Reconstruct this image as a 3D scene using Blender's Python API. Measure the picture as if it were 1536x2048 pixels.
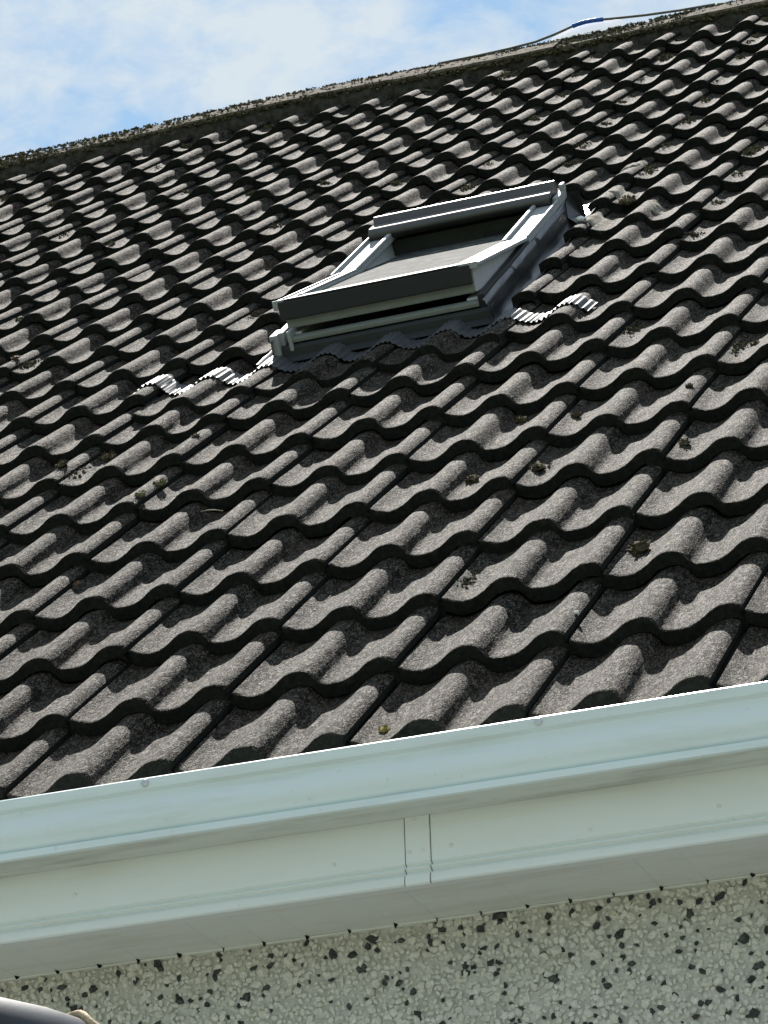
import bpy, bmesh, math, random
import numpy as np
from mathutils import Matrix, Vector, noise

R = math.radians
random.seed(7)
rng = np.random.default_rng(7)
scene = bpy.context.scene
for o in list(bpy.data.objects):
    bpy.data.objects.remove(o)
col = scene.collection

# ------------------------------------------------------------------ camera
cam_data = bpy.data.cameras.new('camera')
cam = bpy.data.objects.new('camera', cam_data)
col.objects.link(cam)
right = Vector((0.93789724, 0.34538414, -0.03253553))
down = Vector((-0.16656037, 0.36605048, -0.91556796))
fwd = Vector((-0.30431301, 0.86412779, 0.40084505))
M = Matrix.Identity(4)
for i in range(3):
    M[i][0] = right[i]; M[i][1] = -down[i]; M[i][2] = -fwd[i]
CAM = Vector((2.41090399, -4.91190702, -1.90189954))
M.translation = CAM
cam.matrix_world = M
cam_data.sensor_fit = 'HORIZONTAL'
cam_data.sensor_width = 36.0
cam_data.lens = 7000.0 / 1536.0 * 36.0
cam_data.clip_start = 0.1
cam_data.clip_end = 2000.0
scene.camera = cam

# ------------------------------------------------------------------ light
SUN_DIR = Vector((-0.245, 0.592, 0.850)).normalized()      # towards the sun (behind the ridge)
sun_el = math.asin(SUN_DIR.z)
sun_az = math.atan2(SUN_DIR.x, SUN_DIR.y)                  # clockwise from +Y
sun_data = bpy.data.lights.new('sun', 'SUN')
sun_data.energy = 5.0
sun_data.angle = R(0.5)
sun_data.color = (1.0, 0.95, 0.88)
sun = bpy.data.objects.new('sun', sun_data)
col.objects.link(sun)
sun.rotation_euler = SUN_DIR.to_track_quat('Z', 'Y').to_euler()
sun.location = (0, 0, 20)

world = bpy.data.worlds.new('World')
scene.world = world
world.use_nodes = True
wn = world.node_tree.nodes; wl = world.node_tree.links
wn.clear()
w_out = wn.new('ShaderNodeOutputWorld')
sky = wn.new('ShaderNodeTexSky')
sky.sky_type = 'NISHITA'
sky.sun_disc = False
sky.sun_elevation = sun_el
sky.sun_rotation = sun_az
sky.air_density = 1.0
sky.dust_density = 0.3
sky.ozone_density = 1.0
bg1 = wn.new('ShaderNodeBackground'); bg1.inputs[1].default_value = 0.075
skm = wn.new('ShaderNodeMix'); skm.data_type = 'RGBA'; skm.blend_type = 'MULTIPLY'; skm.inputs[0].default_value = 1.0
wl.new(sky.outputs[0], skm.inputs[6]); skm.inputs[7].default_value = (0.92, 1.06, 1.0, 1)
wl.new(skm.outputs[2], bg1.inputs[0])
tc = wn.new('ShaderNodeTexCoord')
sep = wn.new('ShaderNodeSeparateXYZ'); wl.new(tc.outputs['Generated'], sep.inputs[0])
zz = wn.new('ShaderNodeMath'); zz.operation = 'MAXIMUM'; wl.new(sep.outputs[2], zz.inputs[0]); zz.inputs[1].default_value = 0.0
zp = wn.new('ShaderNodeMath'); zp.operation = 'ADD'; wl.new(zz.outputs[0], zp.inputs[0]); zp.inputs[1].default_value = 0.12
dx = wn.new('ShaderNodeMath'); dx.operation = 'DIVIDE'; wl.new(sep.outputs[0], dx.inputs[0]); wl.new(zp.outputs[0], dx.inputs[1])
dy = wn.new('ShaderNodeMath'); dy.operation = 'DIVIDE'; wl.new(sep.outputs[1], dy.inputs[0]); wl.new(zp.outputs[0], dy.inputs[1])
cmb = wn.new('ShaderNodeCombineXYZ'); wl.new(dx.outputs[0], cmb.inputs[0]); wl.new(dy.outputs[0], cmb.inputs[1])
cmb.inputs[2].default_value = 7.9
n1 = wn.new('ShaderNodeTexNoise'); n1.inputs['Scale'].default_value = 9.0
n1.inputs['Detail'].default_value = 6.0; n1.inputs['Roughness'].default_value = 0.58
n1.inputs['Distortion'].default_value = 0.15
wl.new(cmb.outputs[0], n1.inputs['Vector'])
cr = wn.new('ShaderNodeValToRGB')
cr.color_ramp.elements[0].position = 0.58; cr.color_ramp.elements[0].color = (0.0, 0.0, 0.0, 1)
cr.color_ramp.elements[1].position = 0.86; cr.color_ramp.elements[1].color = (0.95, 0.95, 0.95, 1)
n2 = wn.new('ShaderNodeTexNoise'); n2.inputs['Scale'].default_value = 34.0
n2.inputs['Detail'].default_value = 5.0; n2.inputs['Roughness'].default_value = 0.6; n2.inputs['Distortion'].default_value = 0.4
wl.new(cmb.outputs[0], n2.inputs['Vector'])
nm = wn.new('ShaderNodeMath'); nm.operation = 'MULTIPLY_ADD'; nm.inputs[1].default_value = 0.50
wl.new(n2.outputs[0], nm.inputs[0]); wl.new(n1.outputs[0], nm.inputs[2])
wl.new(nm.outputs[0], cr.inputs[0])
bg2 = wn.new('ShaderNodeBackground'); bg2.inputs[0].default_value = (0.84, 0.935, 1.0, 1); bg2.inputs[1].default_value = 0.47
mixw = wn.new('ShaderNodeMixShader')
wl.new(cr.outputs[0], mixw.inputs[0]); wl.new(bg1.outputs[0], mixw.inputs[1]); wl.new(bg2.outputs[0], mixw.inputs[2])
wl.new(mixw.outputs[0], w_out.inputs[0])

scene.view_settings.view_transform = 'Standard'
scene.view_settings.look = 'None'
scene.view_settings.gamma = 1.0
scene.view_settings.use_curve_mapping = False
scene.view_settings.exposure = 0.86

# ------------------------------------------------------------------ materials
MATS = {}
class NT:
    def __init__(s, name):
        s.m = bpy.data.materials.new(name); s.m.use_nodes = True
        s.n = s.m.node_tree.nodes; s.l = s.m.node_tree.links
        s.b = s.n['Principled BSDF']
        MATS[name] = s.m
    def new(s, t, **kw):
        nd = s.n.new(t)
        for k, v in kw.items():
            setattr(nd, k, v)
        return nd
    def pos(s):
        return s.new('ShaderNodeNewGeometry').outputs['Position']
    def noise(s, scale, detail=4, rough=0.55, vec=None, dist=0.0):
        nd = s.new('ShaderNodeTexNoise')
        nd.inputs['Scale'].default_value = scale; nd.inputs['Detail'].default_value = detail
        nd.inputs['Roughness'].default_value = rough; nd.inputs['Distortion'].default_value = dist
        s.l.new(vec if vec else s.pos(), nd.inputs['Vector'])
        return nd
    def voro(s, scale, vec=None, feature='F1'):
        nd = s.new('ShaderNodeTexVoronoi'); nd.feature = feature
        nd.inputs['Scale'].default_value = scale
        s.l.new(vec if vec else s.pos(), nd.inputs['Vector'])
        return nd
    def ramp(s, src, stops):
        nd = s.new('ShaderNodeValToRGB')
        e = nd.color_ramp.elements
        while len(e) < len(stops):
            e.new(0.5)
        for i, (p, c) in enumerate(stops):
            e[i].position = p
            e[i].color = (*c, 1) if not isinstance(c, (int, float)) else (c, c, c, 1)
        s.l.new(src, nd.inputs[0])
        return nd.outputs[0]
    def mix(s, fac, a, b, mode='MIX'):
        nd = s.new('ShaderNodeMix', data_type='RGBA', blend_type=mode)
        for k, v in ((0, fac), (6, a), (7, b)):
            if isinstance(v, (int, float)): nd.inputs[k].default_value = v
            elif isinstance(v, tuple): nd.inputs[k].default_value = (*v, 1)
            else: s.l.new(v, nd.inputs[k])
        return nd.outputs[2]
    def math(s, op, a, b=0.0):
        nd = s.new('ShaderNodeMath', operation=op)
        for k, v in ((0, a), (1, b)):
            if isinstance(v, (int, float)): nd.inputs[k].default_value = v
            else: s.l.new(v, nd.inputs[k])
        return nd.outputs[0]
    def bump(s, h, strength, dist, prev=None):
        nd = s.new('ShaderNodeBump')
        nd.inputs['Strength'].default_value = strength; nd.inputs['Distance'].default_value = dist
        s.l.new(h, nd.inputs['Height'])
        if prev: s.l.new(prev, nd.inputs['Normal'])
        return nd.outputs[0]
    def done(s, color=None, rough=0.8, normal=None, metal=0.0, spec=0.5):
        if color is not None:
            if isinstance(color, tuple): s.b.inputs['Base Color'].default_value = (*color, 1)
            else: s.l.new(color, s.b.inputs['Base Color'])
        if isinstance(rough, (int, float)): s.b.inputs['Roughness'].default_value = rough
        else: s.l.new(rough, s.b.inputs['Roughness'])
        s.b.inputs['Metallic'].default_value = metal
        s.b.inputs['Specular IOR Level'].default_value = spec
        if normal: s.l.new(normal, s.b.inputs['Normal'])
        return s.m

def mat_tile():
    t = NT('concrete_tile')
    oi = t.new('ShaderNodeObjectInfo')
    tcx = t.new('ShaderNodeTexCoord')
    # tile's own frame, shifted at random so that no two tiles share a pattern
    off = t.new('ShaderNodeVectorMath', operation='SCALE')
    off.inputs[0].default_value = (37.0, 61.0, 83.0); t.l.new(oi.outputs['Random'], off.inputs['Scale'])
    mp = t.new('ShaderNodeMapping'); mp.inputs['Scale'].default_value = (1.0, 0.34, 1.0)
    t.l.new(tcx.outputs['Object'], mp.inputs['Vector'])
    add = t.new('ShaderNodeVectorMath', operation='ADD')
    t.l.new(mp.outputs[0], add.inputs[0]); t.l.new(off.outputs[0], add.inputs[1])
    V = add.outputs[0]
    big = t.noise(8, 6, 0.65)
    base = t.ramp(big.outputs[0], [(0.28, (0.026, 0.024, 0.022)), (0.5, (0.046, 0.042, 0.038)), (0.74, (0.078, 0.071, 0.062))])
    pv = t.ramp(oi.outputs['Random'], [(0.0, (0.66, 0.66, 0.67)), (0.3, (0.95, 0.93, 0.90)), (0.6, (1.02, 1.0, 0.98)), (0.8, (1.12, 1.02, 0.94)), (1.0, (1.38, 1.36, 1.30))])
    base = t.mix(1.0, base, pv, 'MULTIPLY')
    tint = t.noise(14, 3, 0.6, V)
    base = t.mix(1.0, base, t.ramp(tint.outputs[0], [(0.3, (0.86, 1.04, 0.92)), (0.5, (1, 1, 1)), (0.7, (1.15, 0.97, 0.95))]), 'MULTIPLY')
    # granules: pale flecks and dark pits
    vo = t.voro(120, V)
    fl = t.noise(225, 2, 0.65, V, 1.6)
    md = t.noise(62, 3, 0.6, V, 0.8)
    f2 = t.math('ADD', t.math('MULTIPLY', fl.outputs[0], 0.78), t.math('MULTIPLY', md.outputs[0], 0.22))
    flm = t.ramp(f2, [(0.515, 0.0), (0.585, 1.0)])
    hue = t.ramp(vo.outputs['Color'], [(0.0, (0.17, 0.19, 0.13)), (0.35, (0.25, 0.24, 0.21)), (0.65, (0.27, 0.185, 0.175)), (0.85, (0.34, 0.335, 0.30)), (1.0, (0.55, 0.54, 0.50))])
    c = t.mix(t.math('MULTIPLY', flm, 0.80), base, hue)
    c = t.mix(1.0, c, t.ramp(f2, [(0.36, 0.35), (0.49, 1.0)]), 'MULTIPLY')
    # dust and lichen film gathered in the pans
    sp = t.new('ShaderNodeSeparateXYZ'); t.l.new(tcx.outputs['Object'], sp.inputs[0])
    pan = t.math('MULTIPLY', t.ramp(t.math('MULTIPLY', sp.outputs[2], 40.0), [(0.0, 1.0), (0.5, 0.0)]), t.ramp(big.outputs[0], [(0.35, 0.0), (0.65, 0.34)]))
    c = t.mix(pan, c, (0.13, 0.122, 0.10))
    ld = t.voro(30, V)
    lm = t.math('MULTIPLY', t.ramp(ld.outputs['Distance'], [(0.10, 1.0), (0.17, 0.0)]), t.ramp(t.noise(9, 3).outputs[0], [(0.56, 0.0), (0.66, 0.8)]))
    c = t.mix(lm, c, (0.34, 0.36, 0.30))
    n = t.bump(f2, 0.9, 0.004)
    n = t.bump(t.noise(38, 4, 0.6, V).outputs[0], 0.35, 0.005, n)
    c = t.mix(1.0, c, (0.44, 0.408, 0.362), 'MULTIPLY')
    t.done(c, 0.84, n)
    t.l.new(t.ramp(f2, [(0.47, 0.05), (0.58, 0.42)]), t.b.inputs['Specular IOR Level'])
mat_tile()

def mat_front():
    t = NT('shade_dark_edge')          # algae on the cut tile edges, colour darkened further to deepen the shade
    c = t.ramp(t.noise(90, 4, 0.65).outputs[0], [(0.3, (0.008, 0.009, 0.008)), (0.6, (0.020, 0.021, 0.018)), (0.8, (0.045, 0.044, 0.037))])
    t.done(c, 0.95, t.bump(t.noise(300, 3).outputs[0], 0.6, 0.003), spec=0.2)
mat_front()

def mat_pvc(name, colr, stain, rough=0.38, amt=0.5):
    t = NT(name)
    st = t.new('ShaderNodeMapping'); st.inputs['Scale'].default_value = (1.2, 6, 9)
    t.l.new(t.pos(), st.inputs['Vector'])
    s1 = t.noise(3.2, 6, 0.62, st.outputs[0])
    m = t.math('MULTIPLY', t.ramp(s1.outputs[0], [(0.48, 0.0), (0.75, 1.0)]), amt)
    c = t.mix(m, colr, stain)
    sp = t.ramp(t.noise(75, 2, 0.5).outputs[0], [(0.70, 0.0), (0.76, 1.0)])
    c = t.mix(t.math('MULTIPLY', sp, 0.16), c, (0.30, 0.29, 0.25))
    rr = t.ramp(t.noise(14, 4).outputs[0], [(0.3, rough - 0.06), (0.7, rough + 0.12)])
    n = t.bump(t.noise(26, 2).outputs[0], 0.08, 0.004)
    t.done(c, rr, n)
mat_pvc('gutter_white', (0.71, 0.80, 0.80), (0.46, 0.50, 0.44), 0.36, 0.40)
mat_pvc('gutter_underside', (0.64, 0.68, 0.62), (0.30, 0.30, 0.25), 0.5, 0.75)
mat_pvc('fascia_white', (0.76, 0.81, 0.79), (0.62, 0.63, 0.57), 0.34, 0.25)
mat_pvc('soffit_white', (0.74, 0.765, 0.71), (0.52, 0.52, 0.44), 0.55, 0.6)

def simple(name, c, rough=0.6, metal=0.0, nscale=None, namt=0.15, bump=0.0, bscale=200, spec=0.5):
    t = NT(name)
    cc = c
    if nscale:
        f = t.noise(nscale, 5, 0.6).outputs[0]
        lo = tuple(x * (1 - namt) for x in c); hi = tuple(min(1, x * (1 + namt)) for x in c)
        cc = t.ramp(f, [(0.3, lo), (0.7, hi)])
    n = t.bump(t.noise(bscale, 3).outputs[0], bump, 0.002) if bump else None
    t.done(cc, rough, n, metal, spec)
simple('seam_dark', (0.10, 0.10, 0.09), 0.8)
simple('nail_head', (0.70, 0.71, 0.69), 0.3, nscale=80)
simple('rivet_metal', (0.55, 0.56, 0.56), 0.35, 0.6, nscale=120)
simple('underlay', (0.012, 0.012, 0.013), 0.9)
simple('render_cement', (0.50, 0.495, 0.445), 0.92, nscale=60, namt=0.25, bump=0.6, bscale=220, spec=0.3)
def mat_stone(name, stops):
    t = NT(name)
    oi = t.new('ShaderNodeObjectInfo')
    vo = t.voro(95)
    c = t.ramp(vo.outputs['Color'], stops)
    n_ = t.noise(240, 3)
    c = t.mix(1.0, c, t.ramp(n_.outputs[0], [(0.3, 0.82), (0.7, 1.08)]), 'MULTIPLY')
    t.done(c, 0.62, t.bump(n_.outputs[0], 0.3, 0.001), spec=0.4)
mat_stone('pale_stone', [(0.0, (0.50, 0.49, 0.42)), (0.4, (0.67, 0.66, 0.60)), (0.75, (0.62, 0.60, 0.52)), (1.0, (0.78, 0.77, 0.72))])
mat_stone('dark_stone', [(0.0, (0.018, 0.022, 0.020)), (0.5, (0.035, 0.040, 0.037)), (1.0, (0.075, 0.082, 0.078))])
simple('ridge_concrete', (0.115, 0.098, 0.075), 0.9, nscale=30, namt=0.85, bump=0.7, bscale=160, spec=0.02)
simple('mortar', (0.060, 0.055, 0.048), 0.95, nscale=40, namt=0.6, bump=0.9, bscale=120, spec=0.02)
simple('pale_mortar', (0.20, 0.18, 0.145), 0.93, nscale=70, namt=0.3, bump=0.8, bscale=150, spec=0.2)
def mat_moss(name, a, b, c3):
    t = NT(name)
    c = t.ramp(t.noise(55, 3, 0.7).outputs[0], [(0.3, a), (0.5, b), (0.72, c3)])
    t.done(c, 0.95, t.bump(t.noise(400, 2).outputs[0], 0.6, 0.002), spec=0.1)
mat_moss('moss_brown', (0.030, 0.024, 0.014), (0.075, 0.060, 0.034), (0.16, 0.125, 0.075))
mat_moss('moss_green', (0.050, 0.055, 0.022), (0.12, 0.115, 0.055), (0.26, 0.24, 0.15))
mat_moss('moss_dry', (0.09, 0.075, 0.05), (0.17, 0.145, 0.10), (0.28, 0.25, 0.19))
mat_moss('lichen_gold', (0.14, 0.10, 0.02), (0.26, 0.20, 0.05), (0.38, 0.33, 0.14))
simple('aluminium_bright', (0.10, 0.098, 0.095), 0.42, 0.8, nscale=20, namt=0.12, bump=0.06, bscale=90)
simple('aluminium_cover', (0.36, 0.375, 0.39), 0.60, 0.15, nscale=24, namt=0.08, bump=0.05, bscale=60)
simple('grey_cladding', (0.012, 0.0145, 0.017), 0.5, 0.1, nscale=30, namt=0.15, bump=0.05, bscale=60)
simple('flashing_metal', (0.060, 0.064, 0.070), 0.30, 0.7, nscale=18, namt=0.2, bump=0.25, bscale=22)
simple('flashing_pleated', (0.085, 0.09, 0.10), 0.60, 0.35, nscale=40, namt=0.25)
simple('window_white', (0.52, 0.53, 0.56), 0.4, nscale=30, namt=0.06)
simple('shade_dark_frame', (0.035, 0.036, 0.036), 0.6, nscale=30, namt=0.3)  # near-black colour stands in for shade on inner frame members
simple('grey_pvc', (0.20, 0.215, 0.195), 0.5, nscale=30, namt=0.1)
simple('rubber', (0.02, 0.02, 0.022), 0.6)
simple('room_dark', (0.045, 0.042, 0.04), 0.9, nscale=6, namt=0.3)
def mat_glass():
    t = NT('dusty_glass')
    d = t.noise(26, 6, 0.65)
    d2 = t.noise(160, 3, 0.6)
    c = t.ramp(d.outputs[0], [(0.34, (0.030, 0.034, 0.035)), (0.52, (0.070, 0.075, 0.074)), (0.68, (0.17, 0.175, 0.165))])
    c = t.mix(1.0, c, t.ramp(d2.outputs[0], [(0.3, 0.75), (0.7, 1.15)]), 'MULTIPLY')
    t.done(c, 0.85, t.bump(d2.outputs[0], 0.6, 0.0015), spec=0.06)
    t.b.inputs['Alpha'].default_value = 0.93
mat_glass()
simple('blue_rope', (0.015, 0.11, 0.45), 0.5, nscale=160, namt=0.3)
simple('grey_cable', (0.13, 0.12, 0.105), 0.7, nscale=90, namt=0.4)
t_ = NT('white_plastic'); t_.done((0.82, 0.84, 0.90), 0.4)
tl = t_.new('ShaderNodeBsdfTranslucent'); tl.inputs[0].default_value = (0.85, 0.87, 0.92, 1)
mx = t_.new('ShaderNodeMixShader'); mx.inputs[0].default_value = 0.55
t_.l.new(t_.b.outputs[0], mx.inputs[1]); t_.l.new(tl.outputs[0], mx.inputs[2])
t_.l.new(mx.outputs[0], t_.n['Material Output'].inputs[0])
simple('black_plastic', (0.005, 0.006, 0.010), 0.32, nscale=40, namt=0.3, bump=0.04)
simple('worn_rope', (0.55, 0.42, 0.26), 0.85, nscale=120, namt=0.4, bump=0.8, bscale=260)
simple('dead_leaf', (0.10, 0.055, 0.030), 0.8, nscale=90, namt=0.4, bump=0.4)
simple('straw', (0.42, 0.36, 0.24), 0.8, nscale=90, namt=0.3)
simple('white_chip', (0.74, 0.73, 0.70), 0.6, nscale=120, namt=0.1)
def mat_grass():
    t = NT('lawn')
    c = t.ramp(t.noise(5, 6, 0.6).outputs[0], [(0.3, (0.045, 0.075, 0.022)), (0.6, (0.075, 0.115, 0.035)), (0.8, (0.11, 0.14, 0.05))])
    t.done(c, 0.9, t.bump(t.noise(60, 4).outputs[0], 0.8, 0.03), spec=0.2)
mat_grass()
simple('paving', (0.34, 0.335, 0.315), 0.9, nscale=8, namt=0.2, bump=0.4, bscale=120)

# ------------------------------------------------------------------ helpers
TH = R(40.3634304)
CT, ST = math.cos(TH), math.sin(TH)
G = 0.3231249            # gauge, metres from one course to the next
CW = 0.30                # cover width of a tile
def RP(u, v, w=0.0):     # roof coordinates (along eaves, up the slope, off the slope) to world
    return Vector((u, v * CT - w * ST, v * ST + w * CT))
ROOF_ROT = Matrix.Rotation(TH, 4, 'X')
QW = (-0.01614541, 0.02314206, 0.01601437)
def wrow(r):
    s = (r - 10) / 10
    return QW[0] * (s * s - 1) + QW[1] * (s ** 3 - s) + QW[2] * (s ** 4 - s * s)

def link(name, mesh, parent=None, mats=(), smooth=False, loc_inv=None):
    o = bpy.data.objects.new(name, mesh)
    col.objects.link(o)
    for m in mats:
        if len(mesh.materials) < len(mats):
            mesh.materials.append(MATS[m])
    if parent is not None:
        o.parent = parent
        if parent is house:
            o.matrix_parent_inverse = Matrix.Translation(-HOUSE_LOC)
    if smooth:
        mesh.shade_smooth()
    return o

class MB:
    """collects vertices and faces for one mesh"""
    def __init__(s): s.v = []; s.f = []; s.mi = []
    def add(s, vs, fs, mi=0):
        k = len(s.v); s.v += [tuple(p) for p in vs]
        for f in fs:
            s.f.append(tuple(i + k for i in f)); s.mi.append(mi)
    def box(s, lo, hi, fn=None, mi=0, bevel=0.0):
        (x0, y0, z0), (x1, y1, z1) = lo, hi
        if bevel <= 0:
            vs = [(x, y, z) for z in (z0, z1) for y in (y0, y1) for x in (x0, x1)]
            fs = [(0, 2, 3, 1), (4, 5, 7, 6), (0, 1, 5, 4), (2, 6, 7, 3), (0, 4, 6, 2), (1, 3, 7, 5)]
        else:
            b = min(bevel, (x1 - x0) * .45, (y1 - y0) * .45, (z1 - z0) * .45)
            bm = bmesh.new()
            bmesh.ops.create_cube(bm, size=1.0)
            for q in bm.verts:
                q.co = Vector(((x0 + x1) / 2 + q.co.x * (x1 - x0), (y0 + y1) / 2 + q.co.y * (y1 - y0), (z0 + z1) / 2 + q.co.z * (z1 - z0)))
            bmesh.ops.bevel(bm, geom=bm.edges[:], offset=b, segments=2, affect='EDGES', profile=0.6)
            bm.verts.index_update()
            vs = [tuple(q.co) for q in bm.verts]; fs = [tuple(q.index for q in f.verts) for f in bm.faces]
            bm.free()
        if fn: vs = [fn(*p) for p in vs]
        s.add(vs, fs, mi)
    def sweep(s, prof, us, fn, closed=False, mi=0, caps=False):
        """extrude the polyline prof (a,b) along us; fn(u,a,b)->point"""
        n = len(prof); vs = [fn(u, a, b) for u in us for a, b in prof]
        fs = []
        for i in range(len(us) - 1):
            for j in range(n if closed else n - 1):
                k = (j + 1) % n
                fs.append((i * n + j, (i + 1) * n + j, (i + 1) * n + k, i * n + k))
        if caps and closed:
            fs.append(tuple(range(n))); fs.append(tuple((len(us) - 1) * n + j for j in reversed(range(n))))
        s.add(vs, fs, mi)
    def tube(s, pts, rad, seg=10, mi=0, caps=True):
        pts = [Vector(p) for p in pts]; vs = []; fs = []
        n = len(pts)
        for i, p in enumerate(pts):
            t = (pts[min(i + 1, n - 1)] - pts[max(i - 1, 0)]).normalized()
            a = t.orthogonal() if abs(t.z) > .9 else t.cross(Vector((0, 0, 1)))
            a.normalize(); b = t.cross(a)
            rr = rad[i] if isinstance(rad, (list, tuple)) else rad
            for k in range(seg):
                q = 2 * math.pi * k / seg
                vs.append(p + a * (rr * math.cos(q)) + b * (rr * math.sin(q)))
        for i in range(n - 1):
            for k in range(seg):
                fs.append((i * seg + k, i * seg + (k + 1) % seg, (i + 1) * seg + (k + 1) % seg, (i + 1) * seg + k))
        if caps:
            fs.append(tuple(reversed(range(seg)))); fs.append(tuple((n - 1) * seg + k for k in range(seg)))
        s.add(vs, fs, mi)
    def mesh(s, name):
        m = bpy.data.meshes.new(name)
        m.from_pydata(s.v, [], s.f)
        if any(s.mi): m.polygons.foreach_set('material_index', s.mi)
        m.update()
        return m
    def build(s, name, mats, parent=None, smooth=False, fix=True, auto=None):
        m = s.mesh(name)
        if fix:
            bm = bmesh.new(); bm.from_mesh(m); bmesh.ops.recalc_face_normals(bm, faces=bm.faces[:]); bm.to_mesh(m); bm.free()
        o = link(name, m, parent, mats if isinstance(mats, (list, tuple)) else (mats,), smooth)
        if auto is not None:
            m.shade_smooth(); m.set_sharp_from_angle(angle=R(auto))
        return o

def tag(o, label=None, cat=None, group=None, kind=None):
    if label: o['label'] = label
    if cat: o['category'] = cat
    if group: o['group'] = group
    if kind: o['kind'] = kind
    return o

# ------------------------------------------------------------------ setting
GZ = -3.45
gb = MB()
gb.add([(-400, -400, GZ), (400, -400, GZ), (400, 400, GZ), (-400, 400, GZ)], [(0, 1, 2, 3)])
tag(gb.build('ground', 'lawn'), kind='structure')
pb = MB()
pb.box((-9.5, -7.0, GZ - .1), (9.5, 0.19, GZ + .012))
tag(pb.build('path', 'paving'), kind='structure')

# ------------------------------------------------------------------ the house
HOUSE_LOC = Vector((-1.0, 4.0, GZ))
house = bpy.data.objects.new('house', None)
col.objects.link(house)
house.location = HOUSE_LOC
tag(house, 'house with grey pantiled roof, white gutter and pebbledash wall', 'house')
U0, U1 = -5.6, 4.6                    # ends of the house along the eaves
VR = 6.90                             # slope length up to the ridge line
WALL_Y = 0.195
RIDGE = RP(0, VR, -0.03)
YR = RIDGE.y; ZR = RIDGE.z

# walls: a closed shell with gables
mb = MB()
yb = 2 * YR - WALL_Y
pent = [(WALL_Y, GZ), (yb, GZ), (yb, -0.255), (YR, ZR - .12), (WALL_Y, -0.255)]
us_ = [U0 + .2, U1 - .2]
mb.sweep(pent, us_, lambda u, y, z: (u, y, z), closed=True, caps=True)
wall = mb.build('wall', 'render_cement', house)

# roof deck (dark underlay below the tiles) with the far slope
mb = MB()
def deck(u, v, w): return RP(u, v, w)
HOLE = (-0.315, 0.195, 2.82, 3.76)
for (a, b, c, d) in ((U0, HOLE[0], 0.02, VR), (HOLE[1], U1, 0.02, VR), (HOLE[0], HOLE[1], 0.02, HOLE[2]), (HOLE[0], HOLE[1], HOLE[3], VR)):
    mb.box((a, c, -.105), (b, d, -.078), deck)
q = [(u, RP(0, VR, -.03).y + k * (2.0 if False else 1) * (YR - 0.0), ZR - k * (ZR + .05)) for u in (U0, U1) for k in (0, 1)]
mb.add(q, [(0, 1, 3, 2)])
roof = mb.build('roof', 'underlay', house)

# ---- roof tiles: double pantiles, straight bonded
PROF = [(5, 12.3), (9, 10.8), (20, 5.6), (33, 1.8), (45, .3), (60, 2), (73, 6.8), (86, 14), (97, 21.6), (106, 26.3), (115, 29.0), (125, 30.2), (134, 30),
        (141, 28.6), (147, 25.6), (152, 20.5), (157, 13.2), (161, 7.4), (165, 3.4), (171, 1.1), (180, .3), (195, .2), (210, 2), (223, 6.8), (236, 14), (247, 21.6), (256, 26.3), (265, 29.0),
        (275, 30.2), (284, 30), (291, 28), (297, 24.2), (300, 20.5)]
PX = [p[0] / 1000 for p in PROF]; PH = [p[1] / 1000 for p in PROF]
def ph(x): return float(np.interp(x, PX, PH))
STEP = 0.028
THK = 0.0255
TILT = math.atan(STEP / G)

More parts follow.
